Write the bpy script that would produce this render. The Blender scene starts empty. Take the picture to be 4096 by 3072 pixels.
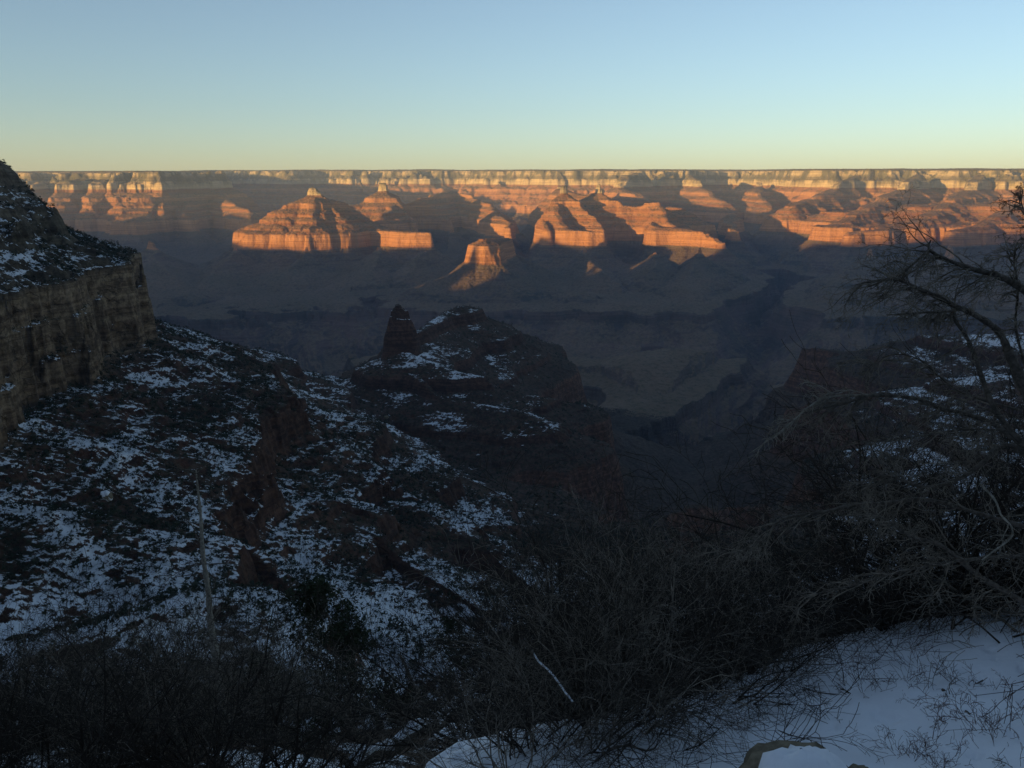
import bpy, math, random
import numpy as np
from mathutils import Vector

Q = 1.0                      # terrain resolution factor
C = bpy.context.scene.collection
rad = math.radians

# ------------------------------------------------------------------ camera
FPX, PITCH = 828.0, rad(13.06)
cd = bpy.data.cameras.new("camera")
cam = bpy.data.objects.new("camera", cd); C.objects.link(cam)
cam.location = (0, 0, 0)
cam.rotation_euler = (rad(90) - PITCH, 0, 0)
cd.sensor_width = 36.0; cd.lens = 36.0 * FPX / 1024.0
cd.clip_start = 0.1; cd.clip_end = 90000.0
bpy.context.scene.camera = cam
sc = bpy.context.scene
CP, SP = math.cos(PITCH), math.sin(PITCH)

# ------------------------------------------------------------------ light
SUN_EL = rad(4.0)
SUN_LEFT = rad(133.0)                       # sun stands this far to the left of the view
SDX, SDY = -math.sin(SUN_LEFT), math.cos(SUN_LEFT)    # horizontal direction towards the sun
sun_d = bpy.data.lights.new("sun", 'SUN'); sun_d.energy = 5.0; sun_d.angle = rad(0.5)
sun_d.color = (1.0, 0.60, 0.17)
sun = bpy.data.objects.new("sun", sun_d); C.objects.link(sun)
tow = Vector((SDX * math.cos(SUN_EL), SDY * math.cos(SUN_EL), math.sin(SUN_EL)))
sun.rotation_euler = tow.to_track_quat('Z', 'Y').to_euler()

w = bpy.data.worlds.new("World"); sc.world = w; w.use_nodes = True
nt = w.node_tree; nt.nodes.clear()
wo = nt.nodes.new('ShaderNodeOutputWorld'); bg = nt.nodes.new('ShaderNodeBackground')
sky = nt.nodes.new('ShaderNodeTexSky'); sky.sky_type = 'NISHITA'; sky.sun_disc = False
sky.sun_elevation = SUN_EL
sky.sun_rotation = math.atan2(SDX, SDY)
sky.altitude = 2000; sky.air_density = 1.0; sky.dust_density = 1.9; sky.ozone_density = 1.8
hs_ = nt.nodes.new('ShaderNodeHueSaturation'); hs_.inputs['Saturation'].default_value = 0.86
nt.links.new(sky.outputs[0], hs_.inputs['Color']); nt.links.new(hs_.outputs[0], bg.inputs[0]); nt.links.new(bg.outputs[0], wo.inputs[0])
bg.inputs[1].default_value = 0.128

sc.view_settings.view_transform = 'Standard'; sc.view_settings.look = 'None'
sc.view_settings.exposure = 1.08; sc.view_settings.gamma = 1.0
sc.cycles.use_denoising = True
sc.cycles.volume_bounces = 0; sc.cycles.max_bounces = 4; sc.cycles.diffuse_bounces = 2
sc.cycles.volume_step_rate = 1.0

# ------------------------------------------------------------------ helpers
def tag(o, label=None, cat=None, group=None, kind=None):
    if label: o['label'] = label
    if cat: o['category'] = cat
    if group: o['group'] = group
    if kind: o['kind'] = kind
    return o

def ray(px, py):
    u = (px - 512) / FPX; v = (384 - py) / FPX
    return np.array([u, CP + v * SP, -SP + v * CP])

def at(px, py, Y):
    d = ray(px, py); return d * (Y / d[1])

def project(x, y, z):
    dep = y * CP - z * SP
    return 512 + FPX * x / dep, 384 - FPX * (y * SP + z * CP) / dep

_rng = np.random.RandomState(7)
PERM = _rng.permutation(256).astype(np.int32)
ANG = _rng.rand(256) * 2 * np.pi
GX, GY = np.cos(ANG).astype(np.float32), np.sin(ANG).astype(np.float32)

def pn(x, y, seed=0):
    xi = np.floor(x).astype(np.int64); yi = np.floor(y).astype(np.int64)
    xf = (x - xi).astype(np.float32); yf = (y - yi).astype(np.float32)
    def g(ix, iy, dx, dy):
        k = PERM[(PERM[(ix + seed * 17) & 255] + iy + seed * 31) & 255]
        return GX[k] * dx + GY[k] * dy
    u = xf * xf * xf * (xf * (xf * 6 - 15) + 10); v = yf * yf * yf * (yf * (yf * 6 - 15) + 10)
    a = g(xi, yi, xf, yf); b = g(xi + 1, yi, xf - 1, yf)
    c = g(xi, yi + 1, xf, yf - 1); d = g(xi + 1, yi + 1, xf - 1, yf - 1)
    a = a + u * (b - a); c = c + u * (d - c)
    return (a + v * (c - a)) * 1.5

def fbm(x, y, octv, seed=0, gain=0.5):
    s = 0; a = 1.0; t = 0
    for i in range(octv):
        s = s + a * pn(x, y, seed + i); t += a; a *= gain
        x = x * 2.03 + 11.3; y = y * 2.03 + 5.7
    return s / t * 1.3

def ridged(x, y, octv, seed=0):
    s = 0; a = 1.0; t = 0
    for i in range(octv):
        s = s + a * (1 - 2 * np.abs(pn(x, y, seed + i))); t += a; a *= 0.5
        x = x * 2.1 + 3.3; y = y * 2.1 + 9.7
    return s / t

def sstep(a, b, x):
    t = np.clip((x - a) / (b - a), 0, 1); return t * t * (3 - 2 * t)

def mesh_from(name, co, quads=None, tris=None, mat=None, smooth=False, attrs=None, parent=None):
    me = bpy.data.meshes.new(name)
    co = np.asarray(co, dtype=np.float32)
    loops = []; starts = []; n = 0
    if quads is not None and len(quads):
        quads = np.asarray(quads, dtype=np.int32); loops.append(quads.ravel()); starts.append(np.arange(len(quads)) * 4); n = len(quads) * 4
    if tris is not None and len(tris):
        tris = np.asarray(tris, dtype=np.int32); loops.append(tris.ravel()); starts.append(n + np.arange(len(tris)) * 3)
    lp = np.concatenate(loops); st = np.concatenate(starts).astype(np.int32)
    me.vertices.add(len(co)); me.vertices.foreach_set('co', co.ravel())
    me.loops.add(len(lp)); me.loops.foreach_set('vertex_index', lp)
    me.polygons.add(len(st)); me.polygons.foreach_set('loop_start', st)
    if smooth: me.polygons.foreach_set('use_smooth', np.ones(len(st), dtype=bool))
    if attrs:
        for k, v in attrs.items():
            at_ = me.attributes.new(k, 'FLOAT', 'POINT'); at_.data.foreach_set('value', np.asarray(v, dtype=np.float32).ravel())
    me.update(calc_edges=True); me.validate()
    if mat: me.materials.append(mat)
    o = bpy.data.objects.new(name, me); C.objects.link(o)
    if parent: o.parent = parent
    return o

def grid_faces(nr, nc):
    i = np.arange(nr - 1)[:, None] * nc + np.arange(nc - 1)[None, :]
    return np.stack([i, i + 1, i + 1 + nc, i + nc], -1)

# ------------------------------------------------------------------ materials
class NB:
    def __init__(s, name):
        s.m = bpy.data.materials.new(name); s.m.use_nodes = True; s.t = s.m.node_tree; s.t.nodes.clear()
        s.out = s.n('ShaderNodeOutputMaterial'); s.b = s.n('ShaderNodeBsdfPrincipled')
        s.l(s.b.outputs[0], s.out.inputs[0]); s.b.inputs['Specular IOR Level'].default_value = 0.15
        s.b.inputs['Roughness'].default_value = 0.95
    def n(s, k): return s.t.nodes.new(k)
    def l(s, a, b): s.t.links.new(a, b)
    def math(s, op, a, b=None, c=None, clamp=False):
        x = s.n('ShaderNodeMath'); x.operation = op; x.use_clamp = clamp
        for i, v in enumerate((a, b, c)):
            if v is None: continue
            if isinstance(v, (int, float)): x.inputs[i].default_value = v
            else: s.l(v, x.inputs[i])
        return x.outputs[0]
    def noise(s, vec, scale, detail=4, rough=0.55, dist=0):
        x = s.n('ShaderNodeTexNoise'); x.inputs['Scale'].default_value = scale
        x.inputs['Detail'].default_value = detail; x.inputs['Roughness'].default_value = rough
        x.inputs['Distortion'].default_value = dist
        if vec is not None: s.l(vec, x.inputs['Vector'])
        return x.outputs[0]
    def pos(s): return s.n('ShaderNodeNewGeometry').outputs['Position']
    def obj(s): return s.n('ShaderNodeTexCoord').outputs['Object']
    def scale(s, vec, v):
        x = s.n('ShaderNodeVectorMath'); x.operation = 'MULTIPLY'; s.l(vec, x.inputs[0]); x.inputs[1].default_value = v; return x.outputs[0]
    def ss(s, v, a, b, lo=0, hi=1):
        x = s.n('ShaderNodeMapRange'); x.interpolation_type = 'SMOOTHSTEP'; s.l(v, x.inputs[0])
        x.inputs[1].default_value = a; x.inputs[2].default_value = b; x.inputs[3].default_value = lo; x.inputs[4].default_value = hi
        return x.outputs[0]
    def mix(s, f, a, b, mode='MIX'):
        x = s.n('ShaderNodeMix'); x.data_type = 'RGBA'; x.blend_type = mode
        for i, v in ((0, f), (6, a), (7, b)):
            if isinstance(v, (int, float)): x.inputs[i].default_value = v
            elif isinstance(v, tuple): x.inputs[i].default_value = (*v, 1)
            else: s.l(v, x.inputs[i])
        return x.outputs[2]
    def ramp(s, f, stops, interp='LINEAR'):
        x = s.n('ShaderNodeValToRGB'); r = x.color_ramp; r.interpolation = interp
        while len(r.elements) < len(stops): r.elements.new(0.5)
        for e, (p, c) in zip(r.elements, stops): e.position = p; e.color = (*c, 1)
        s.l(f, x.inputs[0]); return x.outputs[0]
    def bump(s, h, dist, strength=1.0):
        x = s.n('ShaderNodeBump'); x.inputs['Distance'].default_value = dist; x.inputs['Strength'].default_value = strength
        s.l(h, x.inputs['Height']); s.l(x.outputs[0], s.b.inputs['Normal'])

DIP, Z0, Y0 = 0.022, -410.0, 9200.0
def RW(Y): return Z0 + DIP * (Y - Y0)        # height of the top of the red limestone cliff

def canyon_material(name, far):
    m = NB(name); P = m.pos()
    sx = m.n('ShaderNodeSeparateXYZ'); m.l(P, sx.inputs[0])
    zeta = m.math('SUBTRACT', sx.outputs[2], m.math('MULTIPLY_ADD', sx.outputs[1], DIP, Z0 - DIP * Y0))
    wob = m.noise(m.scale(P, (1, 1, 1)), 1 / 240.0, 3)
    zeta = m.math('MULTIPLY_ADD', m.math('SUBTRACT', wob, 0.5), 30, zeta)
    f = m.math('DIVIDE', m.math('ADD', zeta, 900), 1650)
    def s(z, c): return (max(0, min(1, (z + 900) / 1650)), c)
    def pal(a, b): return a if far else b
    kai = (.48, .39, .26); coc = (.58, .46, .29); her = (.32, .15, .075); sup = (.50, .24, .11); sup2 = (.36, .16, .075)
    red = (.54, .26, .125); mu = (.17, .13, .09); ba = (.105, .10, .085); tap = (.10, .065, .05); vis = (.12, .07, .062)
    if not far:  # same strata darkened up close: shade is put into the near rock colours
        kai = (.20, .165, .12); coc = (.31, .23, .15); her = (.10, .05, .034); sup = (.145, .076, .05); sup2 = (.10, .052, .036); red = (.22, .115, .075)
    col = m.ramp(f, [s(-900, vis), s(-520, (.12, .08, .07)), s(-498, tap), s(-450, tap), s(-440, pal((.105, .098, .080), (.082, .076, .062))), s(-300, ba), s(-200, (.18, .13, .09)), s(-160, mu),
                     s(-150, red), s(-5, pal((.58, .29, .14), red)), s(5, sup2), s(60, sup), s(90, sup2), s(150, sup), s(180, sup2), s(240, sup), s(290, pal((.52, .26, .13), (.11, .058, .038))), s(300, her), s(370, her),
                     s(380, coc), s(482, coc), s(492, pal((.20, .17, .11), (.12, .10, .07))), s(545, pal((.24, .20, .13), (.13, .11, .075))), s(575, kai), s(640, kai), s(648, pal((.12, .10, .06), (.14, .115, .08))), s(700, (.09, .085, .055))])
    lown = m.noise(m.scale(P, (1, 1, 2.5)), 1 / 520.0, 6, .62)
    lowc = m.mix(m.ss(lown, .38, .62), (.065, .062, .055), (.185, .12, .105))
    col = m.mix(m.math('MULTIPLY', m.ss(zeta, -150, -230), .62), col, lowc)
    # thin beds: noise squeezed in height
    beds = m.noise(m.scale(P, (.0012, .0012, .085)), 1.0, 5, .7)
    col = m.mix(m.ss(beds, .35, .66, 0.0, .75 if far else .95), col, m.mix(1.0, col, (.45, .40, .38), 'MULTIPLY'))
    if not far:
        bed2 = m.noise(m.scale(P, (.006, .006, .32)), 1.0, 4, .65)
        col = m.mix(m.ss(bed2, .42, .64, 0.0, .6), col, m.mix(1.0, col, (.45, .43, .42), 'MULTIPLY'))
    else:
        pt = m.noise(m.scale(P, (1, 1, .5)), 1 / 170.0, 4, .6)
        col = m.mix(m.math('MULTIPLY', m.ss(pt, .43, .57, 0, .9), m.ss(zeta, 380, 500)), col, (.10, .095, .06))
    # cracks and stains that run down the cliffs
    st = m.noise(m.scale(P, (.035, .035, .004)), 1.0, 4, .6)
    col = m.mix(m.ss(st, .5, .75, 0, .6 if far else .35), col, m.mix(1.0, col, (.45, .42, .42), 'MULTIPLY'))
    nz = m.n('ShaderNodeSeparateXYZ'); g = m.n('ShaderNodeNewGeometry'); m.l(g.outputs['True Normal'], nz.inputs[0]); nzz = nz.outputs[2]
    slope = m.ss(nzz, .62, .86)
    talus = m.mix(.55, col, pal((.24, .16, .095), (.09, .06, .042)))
    col = m.mix(slope, col, talus)
    # scrub and trees as dark specks on the gentler ground
    veg = m.noise(P, 1 / 26.0 if far else 1 / 7.0, 5, .7)
    vegm = m.math('MULTIPLY', m.ss(veg, .48, .60), m.math('MULTIPLY', slope, m.ss(zeta, -250, 320, .55, .85)))
    col = m.mix(vegm, col, (.035, .045, .025))
    if not far:
        vo = m.n('ShaderNodeTexVoronoi'); vo.feature = 'DISTANCE_TO_EDGE'; vo.inputs['Scale'].default_value = 1.0
        wv = m.n('ShaderNodeVectorMath'); wv.operation = 'ADD'; m.l(m.scale(P, (.05, .05, .085)), wv.inputs[0])
        nw = m.n('ShaderNodeTexNoise'); nw.inputs['Scale'].default_value = .03; nw.inputs['Detail'].default_value = 7; nw.inputs['Roughness'].default_value = .65; m.l(P, nw.inputs['Vector']); m.l(nw.outputs['Color'], wv.inputs[1])
        m.l(wv.outputs[0], vo.inputs['Vector'])
        crack = m.math('MAXIMUM', m.ss(vo.outputs['Distance'], .0, .05), m.ss(m.noise(P, 1 / 35.0, 3, .6), .42, .56))
        col = m.mix(m.math('MULTIPLY', m.math('SUBTRACT', 1.0, crack), .55), col, (.02, .016, .012))
        pat = m.noise(P, 1 / 9.0, 6, .75)
        col = m.mix(m.ss(pat, .42, .62, 0.0, .7), col, m.mix(1.0, col, (.42, .40, .38), 'MULTIPLY'))
        dark = m.noise(P, 1 / 18.0, 6, .7)
        col = m.mix(m.ss(dark, .40, .60, 0.0, .55), col, m.mix(1.0, col, (.35, .35, .35), 'MULTIPLY'))
    # snow
    sa = m.n('ShaderNodeAttribute'); sa.attribute_name = 'snow'
    n1 = m.noise(P, 1 / 90.0, 4, .6); n2 = m.noise(m.scale(P, (1, 1, 1.6)), 1 / 8.0 if not far else 1 / 18.0, 5, .72)
    v = m.math('ADD', m.math('MULTIPLY', n1, 1.45), m.math('MULTIPLY', n2, .9))
    v = m.math('ADD', v, m.math('MULTIPLY', sa.outputs['Fac'], 1.0))
    v = m.math('ADD', v, m.math('MULTIPLY', m.math('SUBTRACT', nzz, .75), .9))
    if not far: v = m.math('ADD', v, m.math('MULTIPLY', m.math('SUBTRACT', bed2, .5), .55))
    v = m.math('ADD', v, m.math('MULTIPLY', nz.outputs[1], .26))
    sn = m.ss(v, 2.30, 2.39)
    sn = m.math('MULTIPLY', sn, m.ss(sa.outputs['Fac'], .02, .12))
    col = m.mix(sn, col, (.62, .65, .70))
    m.l(col, m.b.inputs['Base Color'])
    h = m.math('ADD', m.math('MULTIPLY', m.noise(P, 1 / (22.0 if far else 6.0), 6, .7), 1.0), m.math('MULTIPLY', beds, .7))
    if not far: h = m.math('MULTIPLY_ADD', crack, .35, h)
    m.bump(h, 22.0 if far else 3.5, .9)
    return m.m

# ------------------------------------------------------------------ terrain field
SEG = [(684, 662, 200), (662, 590, 36), (590, 545, 40), (545, 530, 8), (530, 487, 72), (487, 455, 2), (455, 450, 5), (450, 418, 2), (418, 412, 4), (412, 378, 3), (378, 292, 190), (292, 244, 22), (244, 190, 120),
       (190, 160, 14), (160, 120, 90), (120, 92, 12), (92, 50, 90), (50, 36, 8), (36, 0, 80), (0, -150, 38), (-150, -165, 30), (-165, -185, 10), (-185, -270, 130), (-270, -330, 150), (-330, -415, 330), (-415, -440, 500),
       (-440, -500, 22), (-500, -900, 520), (-900, -905, 2000)]
HX = [0.0]; ZX = [684.0]
for a, b, wd in SEG: HX.append(HX[-1] + wd); ZX.append(float(b))
HX = [-3000.0] + HX; ZX = [700.0] + ZX
HX = np.array(HX); ZX = np.array(ZX)
def z_of_h(h): return np.interp(h, HX, ZX)
def h_of_z(z): return np.interp(-np.asarray(z), -ZX, HX)
H_TONTO = float(h_of_z(-430)); H_TEDGE = float(h_of_z(-440))

def V(px, py, Y):
    p = at(px, py, Y); return (p[0], Y, float(h_of_z(p[2] - RW(Y))))

# ridge skeletons: (pixel of the crest, distance) so that the shapes stand where the photograph has them
# each: (name, r, k, zone, [(px,py,Y)...])
RIDGES = []
def ridge(name, r, k, pts, rough=1.0): RIDGES.append((name, r, k, [V(*p) for p in pts], rough))

# temple with the knob summit
ridge('temple', 8, 1.8, [(308, 191, 9300), (312, 186, 9300), (318, 190, 9300), (322, 194, 9300)], .25)
ridge('temple', 30, 1.0, [(306, 197, 9300), (288, 205, 9150), (268, 221, 8950), (257, 228, 8880)])
ridge('temple', 25, 1.0, [(313, 197, 9200), (311, 215, 8900), (309, 231, 8700), (308, 237, 8560)])
ridge('temple', 30, 1.0, [(320, 197, 9300), (346, 204, 9400), (364, 219, 9300), (384, 230, 9100), (406, 231, 8950), (426, 232, 8850)])
ridge('temple', 20, 1.0, [(288, 205, 9150), (275, 221, 8850), (285, 231, 8700)])
ridge('temple', 10, 1.0, [(330, 200, 9300), (338, 212, 9100), (345, 228, 9000)])
# block butte behind it
ridge('block_butte', 55, 1.0, [(383, 184, 11300), (394, 184, 11300)], .3)
ridge('block_butte', 30, 1.1, [(383, 194, 11300), (364, 203, 11100), (352, 205, 11000), (346, 206, 10900)])
ridge('block_butte', 20, 1.1, [(390, 195, 11300), (392, 206, 10900), (380, 214, 10500)])
ridge('block_butte', 30, 1.1, [(394, 194, 11300), (410, 199, 11500), (430, 197, 12500), (450, 190, 13800)])
# flat topped pyramid
ridge('pyramid', 40, 1.0, [(483, 239, 7350), (490, 238.5, 7600), (506, 238, 8000)], .35)
ridge('pyramid', 15, 1.05, [(484, 240, 7450), (478, 256, 7250), (462, 268, 7150), (440, 279, 7000)], .6)
ridge('pyramid', 10, 1.1, [(497, 262, 7250), (500, 276, 7000)], .6)
ridge('pyramid', 15, 1.0, [(508, 240, 8000), (530, 262, 7900), (560, 276, 7900)], .7)
# twin temple to its right
ridge('square_temple', 35, 1.6, [(551, 185, 9900), (563, 186, 9900)], .3)
ridge('square_temple', 20, 1.55, [(551, 194, 9900), (540, 201, 9800), (532, 205, 9700), (541, 219, 9400), (547, 228, 9200)])
ridge('square_temple', 20, 1.55, [(563, 195, 9900), (578, 201, 9750), (588, 206, 9650), (594, 219, 9500)])
ridge('square_temple', 25, 1.35, [(556, 203, 9700), (560, 219, 9350), (567, 229, 9150), (588, 231, 9050), (602, 232, 9050)])
# spire and its long right arm
ridge('spire_temple', 12, 1.0, [(597, 184, 10300), (600, 184, 10300)], .3)
ridge('spire_temple', 20, 1.55, [(594, 190, 10300), (585, 195, 10500), (572, 192, 11200), (560, 184, 13000)])
ridge('spire_temple', 20, 1.55, [(602, 191, 10250), (612, 200, 10000), (630, 202, 9900), (658, 203, 9800), (664, 214, 9500), (672, 224, 9300)])
ridge('spire_temple', 45, 1.3, [(640, 214, 9500), (655, 226, 9250), (690, 229, 9150), (706, 232, 9000), (720, 243, 8800)])
ridge('spire_temple', 20, 1.0, [(612, 200, 10000), (604, 207, 9700), (610, 218, 9500)])
ridge('spire_temple', 20, 1.0, [(670, 206, 10500), (684, 209, 10400), (690, 216, 10300)])
# low lit knolls between
ridge('knolls', 15, 1.2, [(462, 192, 13500), (473, 197, 12800), (482, 201, 12300)])
ridge('knolls', 15, 1.2, [(482, 201, 12300), (498, 212, 11000), (508, 220, 10300), (516, 230, 9600)])
ridge('knolls', 15, 1.2, [(425, 198, 12600), (432, 202, 12200)])
# left wall promontories
ridge('rim_left', 200, 1.25, [(210, 173, 13629), (172, 174, 12921), (152, 176, 12567), (142, 196, 11770), (131, 220, 10974)])
ridge('rim_left', 80, 1.3, [(112, 174, 13452), (98, 178, 12744), (95, 200, 11859), (88, 214, 11505)])
ridge('rim_left', 110, 1.3, [(85, 176, 13098), (68, 178, 12567), (63, 200, 11859), (60, 214, 11505)])
ridge('rim_left', 30, 1.3, [(40, 178, 13098), (30, 190, 12213), (20, 210, 11682)])
ridge('rim_left', 20, 1.2, [(190, 198, 12390), (180, 207, 11770), (188, 215, 11416)])
ridge('rim_left', 20, 1.2, [(215, 190, 13275), (232, 202, 12213), (247, 208, 11770), (250, 216, 11328)])
# right wall promontories
ridge('rim_right', 60, 1.25, [(640, 172, 15500), (625, 175, 14800), (622, 186, 14300), (640, 196, 13500)])
ridge('rim_right', 40, 1.25, [(690, 174, 15800), (700, 186, 14800), (712, 196, 14000), (722, 200, 13700)])
ridge('rim_right', 40, 1.2, [(760, 180, 15500), (758, 190, 14500), (765, 200, 13600), (770, 206, 13200)])
ridge('rim_right', 60, 1.2, [(860, 174, 14200), (835, 186, 13200), (815, 196, 12300), (790, 206, 11500)])
ridge('rim_right', 60, 1.2, [(920, 174, 13300), (890, 194, 11800), (860, 212, 10400), (832, 226, 9700)])
ridge('rim_right', 60, 1.2, [(980, 174, 12800), (950, 200, 11000), (915, 222, 9700), (880, 230, 9200), (850, 236, 9000)])
ridge('rim_right', 60, 1.2, [(1060, 178, 12300), (1020, 200, 10500), (985, 222, 9500), (950, 232, 9100)])
ridge('rim_right', 60, 1.2, [(1150, 178, 12000), (1100, 210, 9800), (1050, 226, 9000)])
ridge('rim_right', 280, 1.0, [(835, 230, 9900), (880, 224, 10200), (940, 224, 10000), (1020, 224, 9700), (1150, 224, 9300)])
ridge('rim_right', 380, .9, [(850, 212, 11000), (900, 207, 11300), (960, 204, 11400), (1030, 201, 11100), (1150, 198, 10600)])
ridge('rim_right', 40, 1.3, [(735, 232, 9800), (727, 222, 10800), (733, 214, 11500)])
for pts in ([(306, 256, 8300), (292, 272, 7900), (276, 284, 7600)], [(235, 255, 8500), (215, 275, 7700), (196, 290, 7100)], [(150, 250, 8700), (165, 276, 7500), (190, 300, 6600), (225, 312, 6100)],
            [(60, 240, 9200), (95, 270, 7700), (120, 292, 6800)], [(380, 256, 8500), (372, 276, 7800), (392, 288, 7500)], [(425, 258, 8400), (415, 274, 7900)],
            [(585, 258, 8300), (598, 274, 7800), (620, 286, 7400)], [(700, 258, 8200), (690, 278, 7500), (676, 290, 7100)], [(655, 262, 8100), (650, 276, 7600)],
            [(870, 258, 8000), (845, 276, 7300), (826, 290, 6900)], [(950, 256, 7900), (925, 280, 7000), (900, 296, 6500)], [(1040, 260, 7600), (1010, 290, 6500)]):
    ridge('benches', 12, 1.0, [(a_, b_ - 9 + 3 * i_, c_) for i_, (a_, b_, c_) in enumerate(pts)])
# ---- near side of the canyon
ridge('left_wall', 5, 1.0, [(-560, 130, 480), (-340, 150, 620), (-205, 156, 760), (-112, 160, 910), (-50, 162, 1040), (-12, 164, 1130), (0, 166, 1180)], .9)
ridge('left_wall', 8, 1.0, [(0, 166, 1180), (10, 172, 1210), (24, 186, 1250), (36, 212, 1290), (52, 235, 1340), (72, 246, 1390), (88, 256, 1430), (102, 262, 1460)], .6)
ridge('left_wall', 8, 1.0, [(139, 318, 1500), (165, 331, 1580), (200, 339, 1680), (255, 350, 1830), (280, 358, 1900), (305, 379, 1960), (350, 394, 2050), (380, 372, 2100), (400, 340, 2130)], .5)
ridge('pinnacle_butte', 9, 8.0, [(394, 311, 2140), (398, 305, 2150), (405, 311, 2150)], .05)
ridge('pinnacle_butte', 5, 6.0, [(391, 317, 2130), (409, 320, 2140), (413, 331, 2140)], .05)
ridge('pinnacle_butte', 8, 1.0, [(408, 338, 2160), (430, 324, 2350), (445, 315, 2480), (460, 307, 2560), (474, 307, 2620), (486, 318, 2680), (500, 328, 2740), (520, 334, 2820), (536, 338, 2880)], .5)
ridge('pinnacle_butte', 30, 1.0, [(520, 334, 2820), (545, 345, 2950), (552, 346, 2960)], .4)
ridge('pinnacle_butte', 5, .95, [(400, 345, 2120), (425, 362, 2060), (455, 372, 2010), (490, 384, 2000), (530, 396, 2020), (560, 402, 2060), (580, 404, 2080)], .5)
ridge('pinnacle_butte', 5, .95, [(405, 372, 2030), (440, 398, 1900), (500, 408, 1830), (540, 420, 1800), (570, 436, 1800), (597, 446, 1790)], .5)
ridge('pinnacle_butte', 5, .95, [(350, 394, 2050), (335, 380, 2150), (330, 376, 2250)], .5)
# spurs that run down from the left wall
ridge('spurs', 5, 1.0, [(142, 352, 1400), (180, 362, 1380), (225, 376, 1340), (270, 388, 1310), (300, 398, 1290), (330, 432, 1290), (370, 460, 1300), (420, 488, 1300), (480, 520, 1270), (520, 545, 1230)], .6)
ridge('spurs', 5, 1.0, [(90, 400, 1000), (140, 420, 1000), (200, 446, 1000), (250, 466, 1000), (282, 482, 980), (330, 512, 950), (390, 548, 920), (440, 582, 860), (485, 612, 800)], .6)
ridge('spurs', 5, 1.0, [(215, 430, 1130), (260, 440, 1130), (300, 460, 1120), (352, 486, 1110), (405, 505, 1100), (435, 520, 1090), (500, 560, 1020), (530, 585, 950)], .6)
ridge('spurs', 5, 1.0, [(-60, 505, 600), (20, 512, 600), (90, 522, 630), (160, 534, 670), (215, 541, 700), (250, 552, 700), (300, 590, 680), (360, 628, 640), (440, 670, 580)], .6)
ridge('spurs', 5, 1.0, [(-60, 660, 430), (30, 650, 440), (100, 632, 460), (150, 615, 490), (185, 600, 520), (225, 610, 520), (280, 660, 480), (340, 700, 430)], .6)
# right side of the drainage
ridge('right_ridge', 15, .9, [(1180, 320, 2150), (1024, 334, 2350), (940, 336, 2500), (900, 341, 2620), (868, 350, 2750), (840, 352, 2850), (806, 350, 2950)], .5)
ridge('right_ridge', 10, .95, [(1180, 360, 1700), (1020, 376, 1850), (930, 384, 2000), (870, 396, 2120), (810, 404, 2200), (790, 408, 2230)], .5)
ridge('right_ridge', 10, .95, [(1180, 420, 1300), (1020, 432, 1450), (920, 440, 1580), (860, 450, 1680), (826, 458, 1740)], .5)
ridge('right_ridge', 10, .95, [(1180, 520, 900), (1020, 520, 1050), (920, 520, 1180), (850, 520, 1330), (800, 530, 1400)], .5)
ridge('right_ridge', 5, .95, [(1180, 620, 600), (1000, 620, 700), (880, 610, 800), (780, 600, 950), (720, 600, 1000)], .5)
# humps on the low platform
ridge('platform', 60, .7, [(600, 378, 4000), (640, 362, 4250), (680, 352, 4450), (700, 358, 4500)], .7)
ridge('platform', 30, .7, [(700, 358, 4500), (722, 368, 4450), (750, 386, 4200)], .7)
ridge('platform', 60, .8, [(620, 300, 6800), (560, 292, 6900), (700, 306, 6500)], 1)
NAMES = sorted(set(r[0] for r in RIDGES))

# river lines: (width, reach of incision, depth limit in zeta, pts (px,py,Y))
def G(px, Y, z=-800.0):
    d = Y * CP - z * SP
    return ((px - 512) / FPX * d, Y)
RIVERS = [      # (half width, depth in zeta, bank steepness near / far side, line)
    (100, -900, .95, .95, [G(-300, 5500), G(60, 5300), G(200, 5150), G(240, 5150)]),
    (60, -880, .95, .36, [G(240, 5150), G(300, 5300), G(400, 5350), G(440, 5400)]),
    (60, -880, .95, .50, [G(440, 5400), G(520, 5350), G(640, 5350), G(740, 5300)]),
    (60, -880, .95, .45, [G(740, 5300), G(860, 5000), G(1000, 5300), G(1300, 5200)]),
    (50, -860, 1.2, 1.2, [G(740, 5300), G(765, 6300), G(785, 7400), G(790, 8600), G(778, 9800), G(735, 11500), G(718, 13500)]),
    (20, -560, .95, .95, [G(262, 5000), G(240, 5900), G(228, 6600)]),
    (20, -560, .95, .95, [G(400, 5200), G(385, 6200), G(375, 6900), G(395, 8000)]),
    (20, -600, .95, .95, [G(590, 5300), G(620, 6300), G(640, 7100), G(632, 7900)]),
    (20, -600, .95, .95, [G(660, 3200), G(735, 3800), G(770, 4400), G(790, 5000)]),
    (20, -640, .95, .95, [G(560, 3900), G(500, 4400), G(470, 5000)]),
    (20, -640, .95, .95, [G(330, 3300), G(330, 4200), G(300, 5000)]),
    (20, -640, .95, .95, [G(870, 4000), G(850, 4500), G(820, 5000)]),
]
CUTS = [(-380, 2.2, [G(640, 8600), G(628, 9200), G(622, 9550)]), (-330, 2.2, [G(530, 8800), G(524, 9600), G(520, 10600)]),
        (-380, 2.2, [G(465, 9000), G(440, 10200), G(430, 11500)])]
# low drainage floor on the near side: highest allowed level along the distance
FLY = np.array([0, 300, 450, 600, 850, 1200, 1500, 1700, 2100, 2600, 3200, 3800, 1e5])
FLZ = np.array([330, 290, 235, 165, 60, 0, -40, -190, -260, -360, -415, -425, -425.])

YR_U = np.array([-1.0, -.62, -.5, -.412, -.398, -.345, -.30, -.07, .06, .20, .23, .28, .33, .40, .62, .9])
YR_Y = np.array([13800, 13300, 12900, 12500, 12900, 18600, 18700, 18300, 16900, 15800, 17200, 17000, 15000, 14000, 12600, 12000.])

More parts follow.
